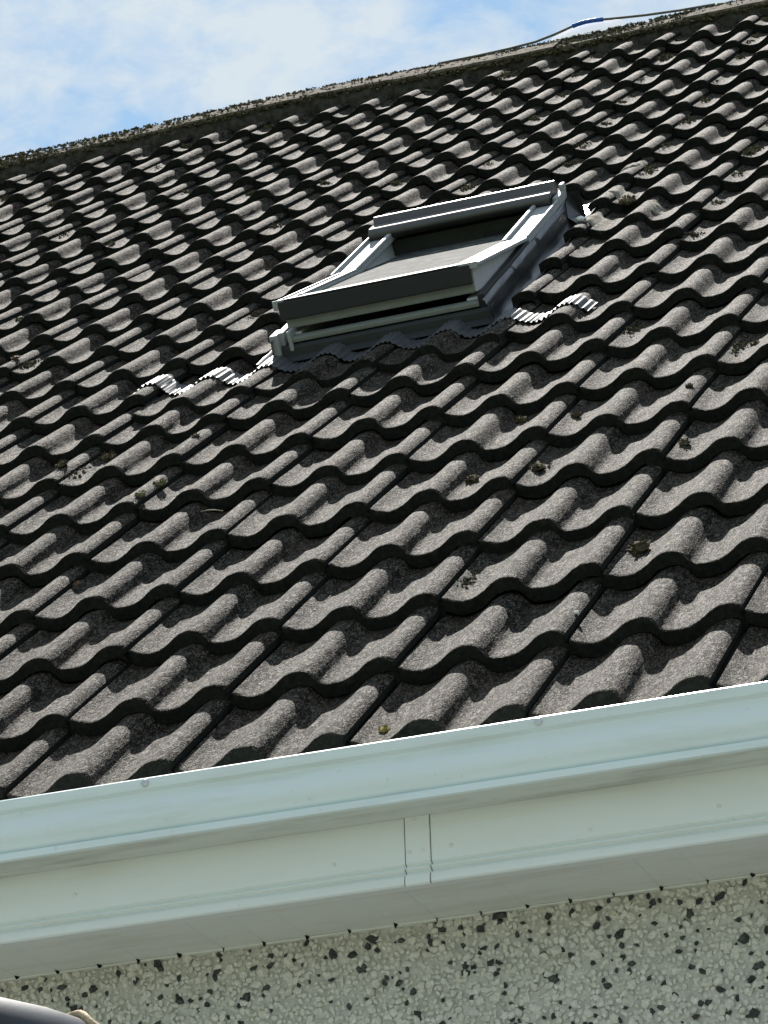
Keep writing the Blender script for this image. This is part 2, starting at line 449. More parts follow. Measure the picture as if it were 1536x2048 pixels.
def tile_mesh(name, xa=0.006, xb=0.30, length=0.40, seed=0, left=True):
    rnd = random.Random(seed)
    xs = [x for x in PX if xa < x < xb]
    xs = [xa] + xs + [xb]
    # finer
    fx = []
    for a, b in zip(xs[:-1], xs[1:]):
        n = 2 if b - a > 0.0085 else 1
        fx += [a + (b - a) * i / n for i in range(n)]
    fx.append(xs[-1])
    n = len(fx)
    hs = [ph(x) for x in fx]
    if xa <= 0.005: pass
    jit = [rnd.gauss(0, .0007) for _ in fx]
    jit2 = [rnd.gauss(0, .0008) for _ in fx]
    # occasional chips on the front edge
    for _ in range(rnd.choice((0, 0, 1, 1, 2))):
        c = rnd.uniform(.02, .28); wd = rnd.uniform(.004, .010); dp = rnd.uniform(.002, .006)
        for i, x in enumerate(fx):
            jit[i] += dp * math.exp(-((x - c) / wd) ** 2)
    ds = [0.0, 0.0014, 0.012, .07, .14, .21, .28, .35, length]
    vs = []; fs = []; mi = []
    for k, d in enumerate(ds):
        for i, x in enumerate(fx):
            wob = 0.0009 * noise.noise(Vector((x * 24 + seed * 7, d * 18, seed)))
            z = hs[i] + wob
            y = d
            if k == 0: z -= .0013 + jit2[i] * .7; y += jit[i]
            elif k == 1: z -= .0003; y += jit[i] * .9
            elif k == 2: y += jit[i] * .4
            vs.append((x, y, z))
    def rowface(a, b, m):
        for i in range(n - 1):
            fs.append((a * n + i, a * n + i + 1, b * n + i + 1, b * n + i)); mi.append(m)
    for k in range(len(ds) - 1):
        rowface(k, k + 1, 0)
    # front face, mid row and bottom edge, then the underside
    base = len(vs)
    for frac, yy in ((.5, .0015), (1.0, .003)):
        for i, x in enumerate(fx):
            vs.append((x + rnd.gauss(0, .0003), yy + jit[i] * .7, hs[i] - THK * frac + rnd.gauss(0, .0005)))
    for i, x in enumerate(fx):
        vs.append((x, .10, hs[i] - THK * .9))
    r0, r1, r2 = base, base + n, base + 2 * n
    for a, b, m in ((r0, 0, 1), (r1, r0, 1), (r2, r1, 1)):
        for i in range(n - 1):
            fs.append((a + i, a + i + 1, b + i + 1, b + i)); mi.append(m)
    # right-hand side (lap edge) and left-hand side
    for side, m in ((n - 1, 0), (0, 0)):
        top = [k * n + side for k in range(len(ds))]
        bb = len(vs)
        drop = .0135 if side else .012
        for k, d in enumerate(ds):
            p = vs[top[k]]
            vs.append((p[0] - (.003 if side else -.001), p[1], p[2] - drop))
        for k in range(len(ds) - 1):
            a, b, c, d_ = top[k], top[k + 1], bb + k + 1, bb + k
            fs.append((a, d_, c, b) if side == 0 else (a, b, c, d_)); mi.append(1)  # lap side takes the dark edge colour to paint in its shade
    if left and xa <= .0095:       # interlock lying under the neighbour's roll
        bb = len(vs)
        for k, d in enumerate((0.004, length)):
            vs += [(-.034, d, .008), (-.03, d, .001), (xa + .001, d, .0035)]
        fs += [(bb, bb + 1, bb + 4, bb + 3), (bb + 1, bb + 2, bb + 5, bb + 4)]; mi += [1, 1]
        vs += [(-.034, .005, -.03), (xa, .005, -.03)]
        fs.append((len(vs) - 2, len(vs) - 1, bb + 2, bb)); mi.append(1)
    m = bpy.data.meshes.new(name)
    m.from_pydata(vs, [], fs)
    m.materials.append(MATS['concrete_tile']); m.materials.append(MATS['shade_dark_edge'])
    m.polygons.foreach_set('material_index', mi)
    m.shade_smooth(); m.set_sharp_from_angle(angle=R(52))
    m.update()
    return m

VAR = [tile_mesh('roof_tile_mesh', seed=i) for i in range(9)]
LONG = [tile_mesh('long_tile_mesh', seed=70 + i, length=.50) for i in range(3)]
cut_left = [tile_mesh('cut_tile_mesh', xb=.258, seed=40 + i) for i in range(4)]
cut_right = [tile_mesh('cut_tile_mesh', xa=.243, seed=50 + i, left=False) for i in range(4)]

def to_px(p):
    d = p - CAM
    z = d.dot(fwd)
    return (768 + 7000 * d.dot(right) / z, 1024 + 7000 * d.dot(down) / z)

SLIP = {}                      # courses that have slipped or were relaid lower, by (course, column)
for c, dv in ((-1, -.105), (0, -.085), (1, -.075)):
    SLIP[(8, c)] = (dv, 0.0)
SLIP[(9, 2)] = (.035, 0.0); SLIP[(10, 2)] = (.060, 0.0); SLIP[(11, 2)] = (.025, 0.0)
spec = []
for r in range(21):
    for c in range(-18, 15):
        u = (c - 1) * CW
        if u < U0 or u + CW > U1: continue
        mesh = VAR[(r * 5 + c * 3 + int(4 * noise.noise(Vector((r * 1.7, c * 2.3, .4))))) % len(VAR)]
        if 9 <= r <= 11:
            if c == 0: continue
            if c == 1: mesh = cut_right[r % 4]
            if c == -1: mesh = cut_left[r % 4]
        if (r, c) in SLIP and r == 8: mesh = LONG[c % 3]
        x, y = to_px(RP(u + .15, (r + .5) * G, 0))
        spec.append((r, c, u, mesh, x, y))
def depth_out(s):
    x, y = s[4], s[5]
    return max(0, -x, x - 1536, -y, y - 2048)
spec.sort(key=depth_out)
rest = []
for k, (r, c, u, mesh, x, y) in enumerate(spec):
    rn = random.Random(r * 977 + c * 131)
    dv, dw = SLIP.get((r, c), (0, 0))
    rowj = 0.004 * noise.noise(Vector((r * 3.1, 9.2, 0)))
    v = r * G + dv + rowj + rn.gauss(0, .0035)
    w = wrow(r) - .0205 + dw + rn.gauss(0, .0009)
    slope = (wrow(min(r + 1, 20)) - wrow(r)) / G
    mw = Matrix.Translation(RP(u + rn.gauss(0, .0012), v, w)) @ ROOF_ROT @ Matrix.Rotation(rn.gauss(0, .0062), 4, 'Z') \
        @ Matrix.Rotation(rn.gauss(0, .003), 4, 'Y') @ Matrix.Rotation(-TILT + slope + rn.gauss(0, .003), 4, 'X')
    if k < 296:
        o = bpy.data.objects.new('roof_tile', mesh)
        col.objects.link(o)
        o.parent = roof
        o.matrix_local = mw
    else:
        rest.append((mesh, mw))
if rest:
    vs = []; fs = []; mi = []; off = 0
    cache = {}
    for mesh, mw in rest:
        if mesh not in cache:
            a = np.empty(len(mesh.vertices) * 3); mesh.vertices.foreach_get('co', a)
            cache[mesh] = (a.reshape(-1, 3), [tuple(p.vertices) for p in mesh.polygons], [p.material_index for p in mesh.polygons])
        a, pf, pm = cache[mesh]
        m3 = np.array(mw)
        vs.append(a @ m3[:3, :3].T + m3[:3, 3])
        fs += [tuple(i + off for i in f) for f in pf]; mi += pm
        off += len(a)
    m = bpy.data.meshes.new('outer_tiles')
    m.from_pydata(np.concatenate(vs).tolist(), [], fs)
    m.materials.append(MATS['concrete_tile']); m.materials.append(MATS['shade_dark_edge'])
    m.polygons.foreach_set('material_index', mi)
    m.shade_smooth(); m.set_sharp_from_angle(angle=R(52))
    o = bpy.data.objects.new('outer_tiles', m); col.objects.link(o); o.parent = roof
    tag(o, kind='stuff')

# ---- ridge: angle ridge tiles bedded in mortar
def ridge_sag(u): return 0.010 * math.sin((u + 3.2) * 1.35) + 0.004 * math.sin(u * 4.1 + 1)
RL = 0.46
k = 0
u = -5.5
while u < 4.5:
    mb = MB()
    rn = random.Random(k * 31 + 5)
    du = rn.gauss(0, .004); dw = rn.gauss(0, .005)
    # cross-section in (v,w), front wing / apex / rear wing described in world y,z around the ridge
    sec = [(VR - .165, .019), (VR - .160, .026), (VR - .02, .022), (VR + .0, .020)]
    us = [u + .006 + (RL - .012) * i / 8 for i in range(9)]
    def fr(uu, v, w, dw=dw):
        return RP(uu, v, w + dw + ridge_sag(uu) + .0025 * noise.noise(Vector((uu * 22, v * 25, k))))
    mb.sweep([(VR - .158, -.002)] + sec, us, fr)
    apex = [fr(uu, VR, .020) for uu in us]
    rear = [Vector((p.x, p.y + .13, p.z - .11)) for p in apex]
    n0 = len(us)
    mb.add(apex + rear, [(i, i + 1, n0 + i + 1, n0 + i) for i in range(n0 - 1)])
    # end faces
    for uu in (us[0], us[-1]):
        mb.add([fr(uu, VR - .158, -.002), fr(uu, *sec[1]), fr(uu, VR, .020), fr(uu, VR, -.01)], [(0, 1, 2, 3)])
    mb.build('ridge_tile', 'ridge_concrete', roof, auto=40)
    u += RL; k += 1
mb = MB()
us = [U0 + i * .02 for i in range(int((U1 - U0) / .02))]
secm = [(-.185, -.055), (-.182, -.03), (-.176, -.008), (-.166, .004), (-.155, .014), (-.05, .013), (0, .011)]
def fm(uu, a, b):
    n_ = noise.noise(Vector((uu * 16, a * 60, 3))) * .011 + noise.noise(Vector((uu * 60, a * 120, 8))) * .006
    return RP(uu, VR + a + n_ * (1 if a < -.15 else .2), b + ridge_sag(uu) + n_ * .35)
mb.sweep(secm, us, fm)
mb.build('mortar_bed', 'mortar', roof, smooth=True)

# moss on the ridge and in the joints: small upright tufts
def tufts(name, pts, mats, parent, hgt=(.006, .016), wid=.003, per=3, label=None):
    mb = MB()
    for (p, nrm) in pts:
        for _ in range(per):
            d = (nrm + Vector((random.gauss(0, .55), random.gauss(0, .55), random.gauss(0, .55)))).normalized()
            h = random.uniform(*hgt)
            s = d.orthogonal().normalized(); s.rotate(Matrix.Rotation(random.uniform(0, 6.3), 3, d))
            t = d.cross(s)
            q = p + Vector((random.gauss(0, .004), random.gauss(0, .004), 0))
            wd = wid * random.uniform(.6, 1.5)
            a = q + s * wd; b = q - s * wd * .6 + t * wd * .8; c = q - s * wd * .5 - t * wd * .8
            e = q + d * h
            mb.add([a, b, c, e], [(0, 1, 3), (1, 2, 3), (2, 0, 3)], random.choice(range(len(mats))) if len(mats) > 1 else 0)
    o = mb.build(name, mats, parent, fix=False)
    tag(o, kind='stuff')
    return o
NR = Vector((0, -ST, CT))
pts = []
for i in range(9500):
    uu = random.uniform(-5.2, 4.2)
    dens = .62 + .9 * noise.noise(Vector((uu * 3.3, 1, 1))) + .5 * noise.noise(Vector((uu * 11, 4, 1)))
    if uu > -.95: dens += .35
    if random.random() > dens: continue
    a = random.choice((-.17, -.166, -.160, -.155, -.13, -.09, -.05, -.02, 0, 0)) + random.gauss(0, .006)
    b = .006 + min(1, (a + .18) / .03) * .016 if a < -.15 else .021
    pts.append((RP(uu, VR + a, b + ridge_sag(uu)), NR))
tufts('ridge_moss', pts, ('moss_dry', 'moss_green', 'moss_brown', 'moss_brown'), roof, (.0015, .006), .0045, 6)

# surface point on a tile
def tsurf(u, v):
    r = int(math.floor(v / G)); r = max(0, min(20, r))
    c = int(math.floor(u / CW)) + 1
    if (r, c) in SLIP and False: pass
    d = v - r * G
    x = u - (c - 1) * CW
    return wrow(r) - .0205 + ph(max(.005, x)) - STEP * d / G + (wrow(min(r + 1, 20)) - wrow(r)) * d / G

# moss and grime in the lap grooves, denser towards the upper right
pts = []
for r in range(21):
    for c in range(-12, 8):
        p = to_px(RP(c * CW, r * G, 0))
        if not (-200 < p[0] < 1736 and -100 < p[1] < 1700): continue
        if 8 <= r <= 12 and -2 < c < 2: continue
        dn = .02 + .50 * noise.noise(Vector((c * 1.3, r * .9, 5)))
        if r > 12: dn += .10
        if p[0] > 900 and p[1] < 500: dn += .38
        for _ in range(int(max(0, dn) * 3.4 + random.random() * .6)):
            cv = r * G + random.uniform(.045, .235); cu = c * CW + random.uniform(.006, .022)
            su = random.uniform(.004, .010); sv = random.uniform(.010, .040)
            for _k in range(int(random.uniform(14, 46))):
                uu = cu + random.gauss(0, su); v = cv + random.gauss(0, sv)
                if uu < c * CW + .0015 or not r * G + .02 < v < r * G + .29: continue
                pts.append((RP(uu, v, tsurf(uu, v) - .001), NR))
tufts('groove_moss', pts, ('moss_brown', 'moss_brown', 'moss_green'), roof, (.002, .0055), .0036, 4)

# ------------------------------------------------------------------ roof window
win = bpy.data.objects.new('roof_window', None); col.objects.link(win); win.parent = house
win.matrix_parent_inverse = Matrix.Translation(-HOUSE_LOC)
WU0, WU1, WV0, WV1, WF = -.312, .208, 2.80, 3.79, .058
def rp(u, v, w): return RP(u, v, w)
# fixed frame
mb = MB()
FW = .05
mb.box((WU0, WV0 + .03, -.10), (WU0 + FW, WV1, WF - .008), rp, 0, .003)
mb.build('frame_side', 'window_white', win)
mb = MB()
mb.box((WU1 - FW, WV0 + .03, -.10), (WU1, WV1, WF - .008), rp, 0, .003)
mb.build('frame_side', 'window_white', win)
mb = MB()
mb.box((WU0 + FW, WV1 - .06, -.10), (WU1 - FW, WV1, WF - .010), rp, 0, .003)
mb.build('frame_head', 'shade_dark_frame', win)
mb = MB()
mb.box((WU0 + FW, WV0 + .03, -.10), (WU1 - FW, WV0 + .085, WF - .026), rp, 0, .003)
mb.build('frame_foot', 'shade_dark_frame', win)  # white member coloured dark so the gap above the sill looks shaded
# lower sill profile, pale strip with an upturned inner lip
mb = MB()
mb.box((WU0 + .036, WV0 - .008, WF - .024), (WU1 - .012, WV0 + .028, WF - .012), rp, 0, .003)
mb.build('sill', 'grey_pvc', win)
# dark front flashing under the sill down to the apron
mb = MB()
prof = [(WV0 + .02, WF - .026), (WV0 - .004, WF - .028), (WV0 - .010, WF - .036), (WV0 - .014, .005), (WV0 - .030, -.006)]
mb.sweep(prof, [WU0 - .02, -.06, WU1 + .02], lambda u, v, w: rp(u, v, w))
mb.build('front_flashing', 'grey_cladding', win)
# lining of the opening, and the room below
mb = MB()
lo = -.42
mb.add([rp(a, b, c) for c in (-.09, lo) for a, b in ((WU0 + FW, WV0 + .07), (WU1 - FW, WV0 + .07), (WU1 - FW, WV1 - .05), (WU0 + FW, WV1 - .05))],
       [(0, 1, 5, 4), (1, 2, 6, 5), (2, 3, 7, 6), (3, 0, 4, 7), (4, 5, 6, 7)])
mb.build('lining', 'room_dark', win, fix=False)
mb = MB()
mb.box((WU0 + .30, WV1 - .064, -.035), (WU0 + .43, WV1 - .0605, .022), rp)
mb.build('vent', 'rubber', win)
mb = MB()
mb.tube([rp(WU0 + .16, WV1 - .06, -.004), rp(WU0 + .16, WV1 - .068, -.004)], .009, 12)
mb.build('catch', 'rivet_metal', win)
# upper side covers, fixed on the frame above the pivot
PV, PW = 3.30, .050
for s, (a, b) in ((-1, (WU0 - .004, WU0 + .066)), (1, (WU1 - .066, WU1 + .004))):
    mb = MB()
    mb.box((a, PV + .02, WF - .006), (b, WV1 - .02, WF + .006), rp, 0, .003)
    if s < 0: mb.box((b - .012, PV + .02, WF + .006), (b, WV1 - .06, WF + .018), rp, 0, .003)
    else: mb.box((a, PV + .02, WF + .006), (a + .010, WV1 - .06, WF + .016), rp, 0, .003)
    mb.box((a if s < 0 else b - .006, PV + .02, WF + .004), (a + .006 if s < 0 else b, WV1 - .02, WF + .016), rp, 0, .002)
    mb.build('side_cover', 'aluminium_cover', win)
# lower side rails of the frame (channels left open when the sash swings out)
for s, (a, b) in ((-1, (WU0 - .004, WU0 + .014)), (1, (WU1 - .014, WU1 + .004))):
    mb = MB()
    mb.box((a, WV0 + .0, WF - .03), (b, PV + .018, WF + .004), rp, 0, .002)
    mb.build('side_channel', 'grey_cladding' if s > 0 else 'aluminium_cover', win)
# hood
mb = MB()
hp = [(WV1 - .085, WF + .002), (WV1 - .096, WF + .012), (WV1 - .098, WF + .022), (WV1 - .092, WF + .031), (WV1 - .078, WF + .036), (WV1 - .030, WF + .036),
      (WV1 - .022, WF + .040), (WV1 - .018, WF + .049), (WV1 - .008, WF + .052), (WV1 + .006, WF + .050), (WV1 + .012, WF + .035), (WV1 + .016, -.01), (WV1 + .01, -.01), (WV1 + .004, WF + .02), (WV1 - .07, WF + .02)]
mb.sweep(hp, [WU0 + .004, WU0 + .1, -.06, WU1 - .1, WU1 - .016], lambda u, v, w: rp(u, v, w), closed=True, caps=True)
mb.build('hood', 'aluminium_bright', win, auto=50)
mb = MB()
mb.box((WU1 - .012, WV1 - .085, WF - .004), (WU1 + .006, WV1 + .012, WF + .022), rp, 0, .004)
mb.box((WU1 - .004, WV1 - .02, WF + .02), (WU1 + .008, WV1 + .012, WF + .040), rp, 0, .003)
mb.build('hood_end', 'aluminium_cover', win)

# sash, pivoted so that its foot stands out
AL = R(7.4)
def sp(u, a, b):         # a: along the sash from the pivot, b: off the sash
    return RP(u, PV + a * math.cos(AL) + b * math.sin(AL), PW + b * math.cos(AL) - a * math.sin(AL))
SU0, SU1 = WU0 + .018, WU1 - .018
mb = MB()
LB, LT = -.465, .44
mb.box((SU0, LB + .002, -.048), (SU0 + .055, LT, .012), sp, 0, .003)
mb.build('sash_side', 'window_white', win)
mb = MB()
mb.box((SU1 - .055, LB + .002, -.048), (SU1, LT, .012), sp, 0, .003)
mb.build('sash_side', 'window_white', win)
mb = MB()
mb.box((SU0 + .055, LT - .06, -.050), (SU1 - .055, LT - .004, .016), sp, 0, .003)
mb.build('sash_head', 'shade_dark_frame', win)
mb = MB()
mb.box((SU0 + .002, LB - .004, -.049), (SU1 - .006, LB + .05, .010), sp, 0, .003)
mb.build('sash_foot', 'grey_pvc', win)
mb = MB()
mb.box((SU0 + .05, LB + .05, -.012), (SU1 - .05, LT - .05, .014), sp, 0, .001)
mb.build('glass_pane', 'dusty_glass', win)
mb = MB()      # bottom cover: grey front plate with two ribs on top
mb.box((SU0 - .006, LB - .018, -.027), (SU1 - .004, LB - .006, .019), sp, 0, .003)
mb.box((SU0 - .012, LB - .006, .0125), (SU1 - .004, LB + .03, .017), sp, 0, .001)
mb.box((SU0 + .01, LB - .0175, .0195), (SU1 - .03, LB - .0065, .0225), sp, 0, .001)
mb.box((SU0 + .01, LB + .010, .0172), (SU1 - .03, LB + .020, .0225), sp, 0, .001)
mb.build('sash_foot_plate', 'grey_cladding', win)
mb = MB()
mb.box((SU0 + .012, LB - .0172, .0228), (SU1 - .032, LB - .0068, .0242), sp, 0, .0005)
mb.box((SU0 + .012, LB + .0105, .0228), (SU1 - .032, LB + .0195, .0242), sp, 0, .0005)
mb.build('foot_trim', 'aluminium_cover', win)
for s, (a, b) in ((-1, (SU0 - .020, SU0 + .050)), (1, (SU1 - .050, SU1 + .020))):
    mb = MB()
    mb.box((a, LB - .012, .0122), (b, .02, .022), sp, 0, .003)
    if s < 0:
        mb.box((b - .012, LB + .01, .022), (b, .02, .028), sp, 0, .002)
        mb.box((a + .02, LB + .01, .022), (a + .026, .02, .026), sp, 0, .001)
    mb.box((a, LB - .014, .0) if s < 0 else (b - .06, LB - .014, .008), (a + .045, LB - .008, .024) if s < 0 else (b - .004, LB - .008, .024), sp, 0, .002)
    mb.build('sash_cover', 'aluminium_cover', win)
# corner brackets standing at the lower left of the frame
mb = MB()
mb.box((WU0 - .016, WV0 - .02, .0), (WU0 + .004, WV0 + .045, WF + .004), rp, 0, .003)
mb.build('corner_bracket', 'aluminium_cover', win)
mb = MB()
mb.box((WU0 + .026, WV0 - .012, .015), (WU0 + .036, WV0 + .03, WF + .006), rp, 0, .003)
mb.build('corner_bracket', 'aluminium_cover', win)
# side flashings
for s in (-1, 1):
    e = WU1 if s > 0 else WU0
    mb = MB()
    pr = [(.004, WF - .004), (.010, WF - .006), (.013, WF - .020), (.014, .012), (.018, -.004), (.030, -.012), (.044, -.012), (.052, .001), (.060, .004)]
    vs_ = [WV0 - .03 + (WV1 + .10 - WV0) * i / 60 for i in range(61)]
    def ff(v, a, b):
        nn = .003 * noise.noise(Vector((v * 14, a * 60, s))) if a > .006 else 0
        return RP(e + s * (a + nn), v, b + nn * .8)
    mb.sweep(pr, vs_, ff)
    mb.build('side_flashing', 'flashing_metal', win, auto=70)
# back gutter with an upstanding folded corner
mb = MB()
bp_ = [(WV1 + .012, WF + .01), (WV1 + .016, .0), (WV1 + .05, -.008), (WV1 + .12, .005), (WV1 + .15, .0)]
mb.sweep(bp_, [WU0 - .05 + i * (WU1 - WU0 + .09) / 12 for i in range(13)], lambda u, v, w: RP(u, v, w + .003 * noise.noise(Vector((u * 9, v * 9, 2)))))
mb.build('back_gutter', 'flashing_metal', win, auto=60)
mb = MB()
mb.add([RP(WU1 + .010, WV1 - .04, WF - .004), RP(WU1 + .012, WV1 + .02, WF + .008), RP(WU1 + .032, WV1 + .01, .004), RP(WU1 + .055, WV1 - .03, .012), RP(WU1 + .04, WV1 - .07, -.006), RP(WU1 + .016, WV1 - .08, .02)],
       [(0, 1, 2), (0, 2, 5), (5, 2, 4), (2, 3, 4)])
mb.build('corner_flashing', 'flashing_metal', win)
# pleated apron dressed over the tiles
R8 = 8
def tsurf8(u, v):
    x = u % CW
    dv = -.105 if -.6 <= u < -.3 else (-.085 if -.3 <= u < 0 else (-.075 if 0 <= u < .3 else 0))
    d = v - (8 * G + dv)
    return wrow(8) - .0205 + ph(max(.005, x)) - STEP * d / G
mb = MB()
AU0, AU1 = -.675, .475
nu = 560; vv = [2.695 + .0, 2.697, 2.715, 2.74, 2.765, 2.785, 2.80]
vs = []; fs = []
for j, v in enumerate(vv):
    f = (v - vv[0]) / (vv[-1] - vv[0])
    for i in range(nu + 1):
        u = AU0 + (AU1 - AU0) * i / nu
        # smoothed tile surface so the sheet bridges the lap groove
        ws = max(tsurf8(u, v), .5 * (tsurf8(u - .012, v) + tsurf8(u + .012, v)))
        side = max(0, (WU0 - .03) - u, u - (WU1 + .03))
        lift = (1 - min(1, side * 14)) * f * .006
        # pleats
        ph_ = u * 2 * math.pi / .0125 + 1.8 * noise.noise(Vector((u * 12, 0, 0))) + f * 2.2 * noise.noise(Vector((u * 9, 3, 0)))
        pl = .0019 * math.sin(ph_) * (1.1 - f * .5)
        ve = v + (.006 * noise.noise(Vector((u * 7, 1, 7))) + .0015 * math.sin(ph_)) * (1 - f)
        vs.append(RP(u, ve, ws + .0055 + pl + lift))
n1_ = nu + 1
for j in range(len(vv) - 1):
    for i in range(nu):
        fs.append((j * n1_ + i, j * n1_ + i + 1, (j + 1) * n1_ + i + 1, (j + 1) * n1_ + i))
mb.add(vs, fs)
ap = mb.build('apron_flashing', 'flashing_pleated', win, smooth=True)
sm = ap.modifiers.new('thickness', 'SOLIDIFY'); sm.thickness = .0022; sm.offset = -1

# ------------------------------------------------------------------ gutter, fascia, soffit
us = [U0 + .02 + (U1 - U0 - .04) * i / 260 for i in range(261)]
GP = [(-.004, -.052), (-.006, -.140), (-.012, -.1465), (-.076, -.150), (-.0795, -.146), (-.0735, -.139), (-.0725, -.135), (-.0785, -.125), (-.0840, -.110), (-.0825, -.094), (-.0765, -.079), (-.0745, -.071),
      (-.0800, -.066), (-.0815, -.054), (-.0800, -.0525), (-.0800, -.0490), (-.0835, -.0478), (-.0862, -.0500), (-.0872, -.0620), (-.0858, -.0665), (-.0775, -.0705), (-.0765, -.0765), (-.0808, -.0850),
      (-.0868, -.0985), (-.0882, -.1110), (-.0862, -.1215), (-.0795, -.1315), (-.0762, -.1362), (-.0770, -.1392), (-.0872, -.1398), (-.0886, -.1420), (-.0884, -.1515), (-.0845, -.1540), (-.010, -.1500), (-.002, -.1490), (-.002, -.052)]
mb = MB()
def gfn(u, y, z):
    a = .0012 * noise.noise(Vector((u * 2.1, 0, 0))) + .0004 * noise.noise(Vector((u * 14, y * 40, z * 40)))
    return (u, y + a * (1 if y < -.03 else 0), z + a * .8)
mb.sweep(GP, us, gfn, closed=True, caps=True)
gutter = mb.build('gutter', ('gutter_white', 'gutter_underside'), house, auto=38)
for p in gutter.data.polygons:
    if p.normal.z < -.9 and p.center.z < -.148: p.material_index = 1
def disc(name, p, nrm, rad, h, mat, parent, seg=14):
    mb = MB()
    p = Vector(p); nrm = Vector(nrm).normalized()
    mb.tube([p - nrm * .002, p + nrm * h * .6, p + nrm * h], [rad, rad, rad * .72], seg)
    return mb.build(name, mat, parent, auto=35)
for x in (0.2938, 0.9502):
    disc('rivet', (x, -.0868, -.0575), (0, -1, .1), .0062, .004, 'rivet_metal', gutter)
for du in (-1.36, 1.36, 2.05):
    disc('rivet', (.25 + du, -.0868, -.0575), (0, -1, .1), .0062, .004, 'rivet_metal', gutter)

FP = [(.010, -.050), (.0, -.052), (.0, -.2235), (.0040, -.2265), (.0034, -.2290), (-.0030, -.2322), (-.0034, -.2350), (.0030, -.2385), (.0026, -.2405), (-.0050, -.2445), (-.0076, -.2520), (-.0076, -.2590), (-.0045, -.2615), (.016, -.2615), (.016, -.050)]
mb = MB()
JU = 0.7175                        # middle of the joint cover
usf = [u for u in us]
mb.sweep(FP, usf, lambda u, y, z: (u, y + (.0006 * noise.noise(Vector((u * 3, 7, 0))) if y < .01 else 0), z), closed=True, caps=True)
fascia = mb.build('fascia', 'fascia_white', house, auto=30)
mb = MB()
fo = [(y - .0022 if y < .01 else y, z - (.0015 if z < -.255 else 0)) for y, z in FP[1:13]]
mb.sweep(fo, [JU - .0205, JU - .0195, JU + .0195, JU + .0205], lambda u, y, z: (u, y + (.0018 if abs(u - JU) > .0200 else 0), z))
mb.build('joint_cover', 'fascia_white', fascia, auto=30)
for s in (-1, 1):
    mb = MB()
    fs_ = [(y - .0004, z - .0006) for y, z in FP[1:13]]
    mb.sweep(fs_, [JU + s * .0206, JU + s * .0218], lambda u, y, z: (u, y, z))
    mb.build('joint_seam', 'seam_dark', fascia)
for x, z in ((0.5774, -0.2075), (0.7040, -0.2068), (0.7255, -0.2058), (0.7717, -0.2043), (1.2012, -0.2037), (0.1321, -0.1955), (0.9966, -0.2119)):
    disc('nail', (x, .0 if not (JU - .02 < x < JU + .02) else -.0022, z), (0, -1, 0), .0034, .0016, 'nail_head', fascia)

# soffit boards running from fascia to wall
sof = bpy.data.objects.new('soffit', None); col.objects.link(sof); sof.parent = house
sof.matrix_parent_inverse = Matrix.Translation(-HOUSE_LOC)
BW = 0.0742
def board(n):
    mb = MB()
    pr = [(0.0001, -.245), (0.0000, -.2577), (.0005, -.2580), (BW - .0005, -.2580), (BW - .0000, -.2577), (BW - .0001, -.245)]
    mb.sweep([(a, b) for a, b in pr], [.0165, WALL_Y - .006], lambda y, a, b: (a, y, b), closed=True, caps=True)
    m = mb.mesh('soffit_board_mesh')
    bm = bmesh.new(); bm.from_mesh(m); bmesh.ops.recalc_face_normals(bm, faces=bm.faces[:]); bm.to_mesh(m); bm.free()
    m.materials.append(MATS['soffit_white'])
    return m
bmesh_ = board(0)
u = U0 + .05
while u < U1 - .1:
    o = bpy.data.objects.new('soffit_board', bmesh_); col.objects.link(o); o.parent = sof
    o.location = (u, 0, random.gauss(0, .0003))
    u += BW
# edge trim against the wall with dark notches at the board joints
mb = MB()
mb.box((U0 + .05, WALL_Y - .010, -.2612), (U1 - .1, WALL_Y + .004, -.2586))
mb.build('edge_trim', 'soffit_white', sof)
mb = MB()
u = U0 + .05
while u < U1 - .1:
    rn = random.Random(int(u * 1000))
    a = u + rn.gauss(0, .002); w2 = rn.uniform(.0012, .0046)
    mb.add([(a - w2, WALL_Y - .0102, -.2589), (a + w2, WALL_Y - .0102, -.2590), (a + w2 * .6, WALL_Y - .0104, -.2632 + rn.gauss(0, .0008)), (a - w2 * .4, WALL_Y - .0104, -.2645 + rn.gauss(0, .0008)), (a - w2 * .2, WALL_Y - .020, -.2583)], [(0, 1, 2, 3), (0, 4, 1)])
    u += BW
tag(mb.build('notch_shade', 'shade_dark_edge', sof), kind='stuff')  # flat dark faces paint the shade of the open groove ends

# ------------------------------------------------------------------ pebbledash
ico = bmesh.new(); bmesh.ops.create_icosphere(ico, subdivisions=1, radius=1.0)
ico.verts.index_update()
IV = np.array([v.co[:] for v in ico.verts]); IF = np.array([[v.index for v in f.verts] for f in ico.faces]); ico.free()
def stone_shape(rg, jit=.17):
    a = IV * (1 + rg.normal(0, jit, (len(IV), 1)))
    a = a * np.array([1.0, .55, rg.uniform(.62, .95)])
    return a
SHP = [stone_shape(rng) for _ in range(14)]
DSHP = [stone_shape(rng, .33) for _ in range(14)]
sx0, sx1, sz0, sz1 = -1.6, 2.8, -.85, -.2625
pitch = .0096
stones = []
nz = int((sz1 - sz0) / pitch); nx = int((sx1 - sx0) / pitch)
for j in range(nz):
    for i in range(nx):
        if rng.random() < .05: continue
        x = sx0 + (i + .5 * (j % 2) + rng.normal(0, .22)) * pitch
        z = sz1 - (j + .4 + rng.normal(0, .20)) * pitch
        dark = rng.random() < .125
        rad = float(np.clip(rng.lognormal(math.log(.0057), .28), .0030, .0115)) * (.94 if dark else 1)
        stones.append((rad, x, z, dark, rng.random() * 6.283, int(rng.integers(14)), rng.normal(0, .25), rng.normal(0, .25), rng.uniform(.1, .9)))
def vis(s):
    p = to_px(Vector((s[1], WALL_Y, s[2])))
    return 0 <= p[0] <= 1536 and p[1] <= 2048
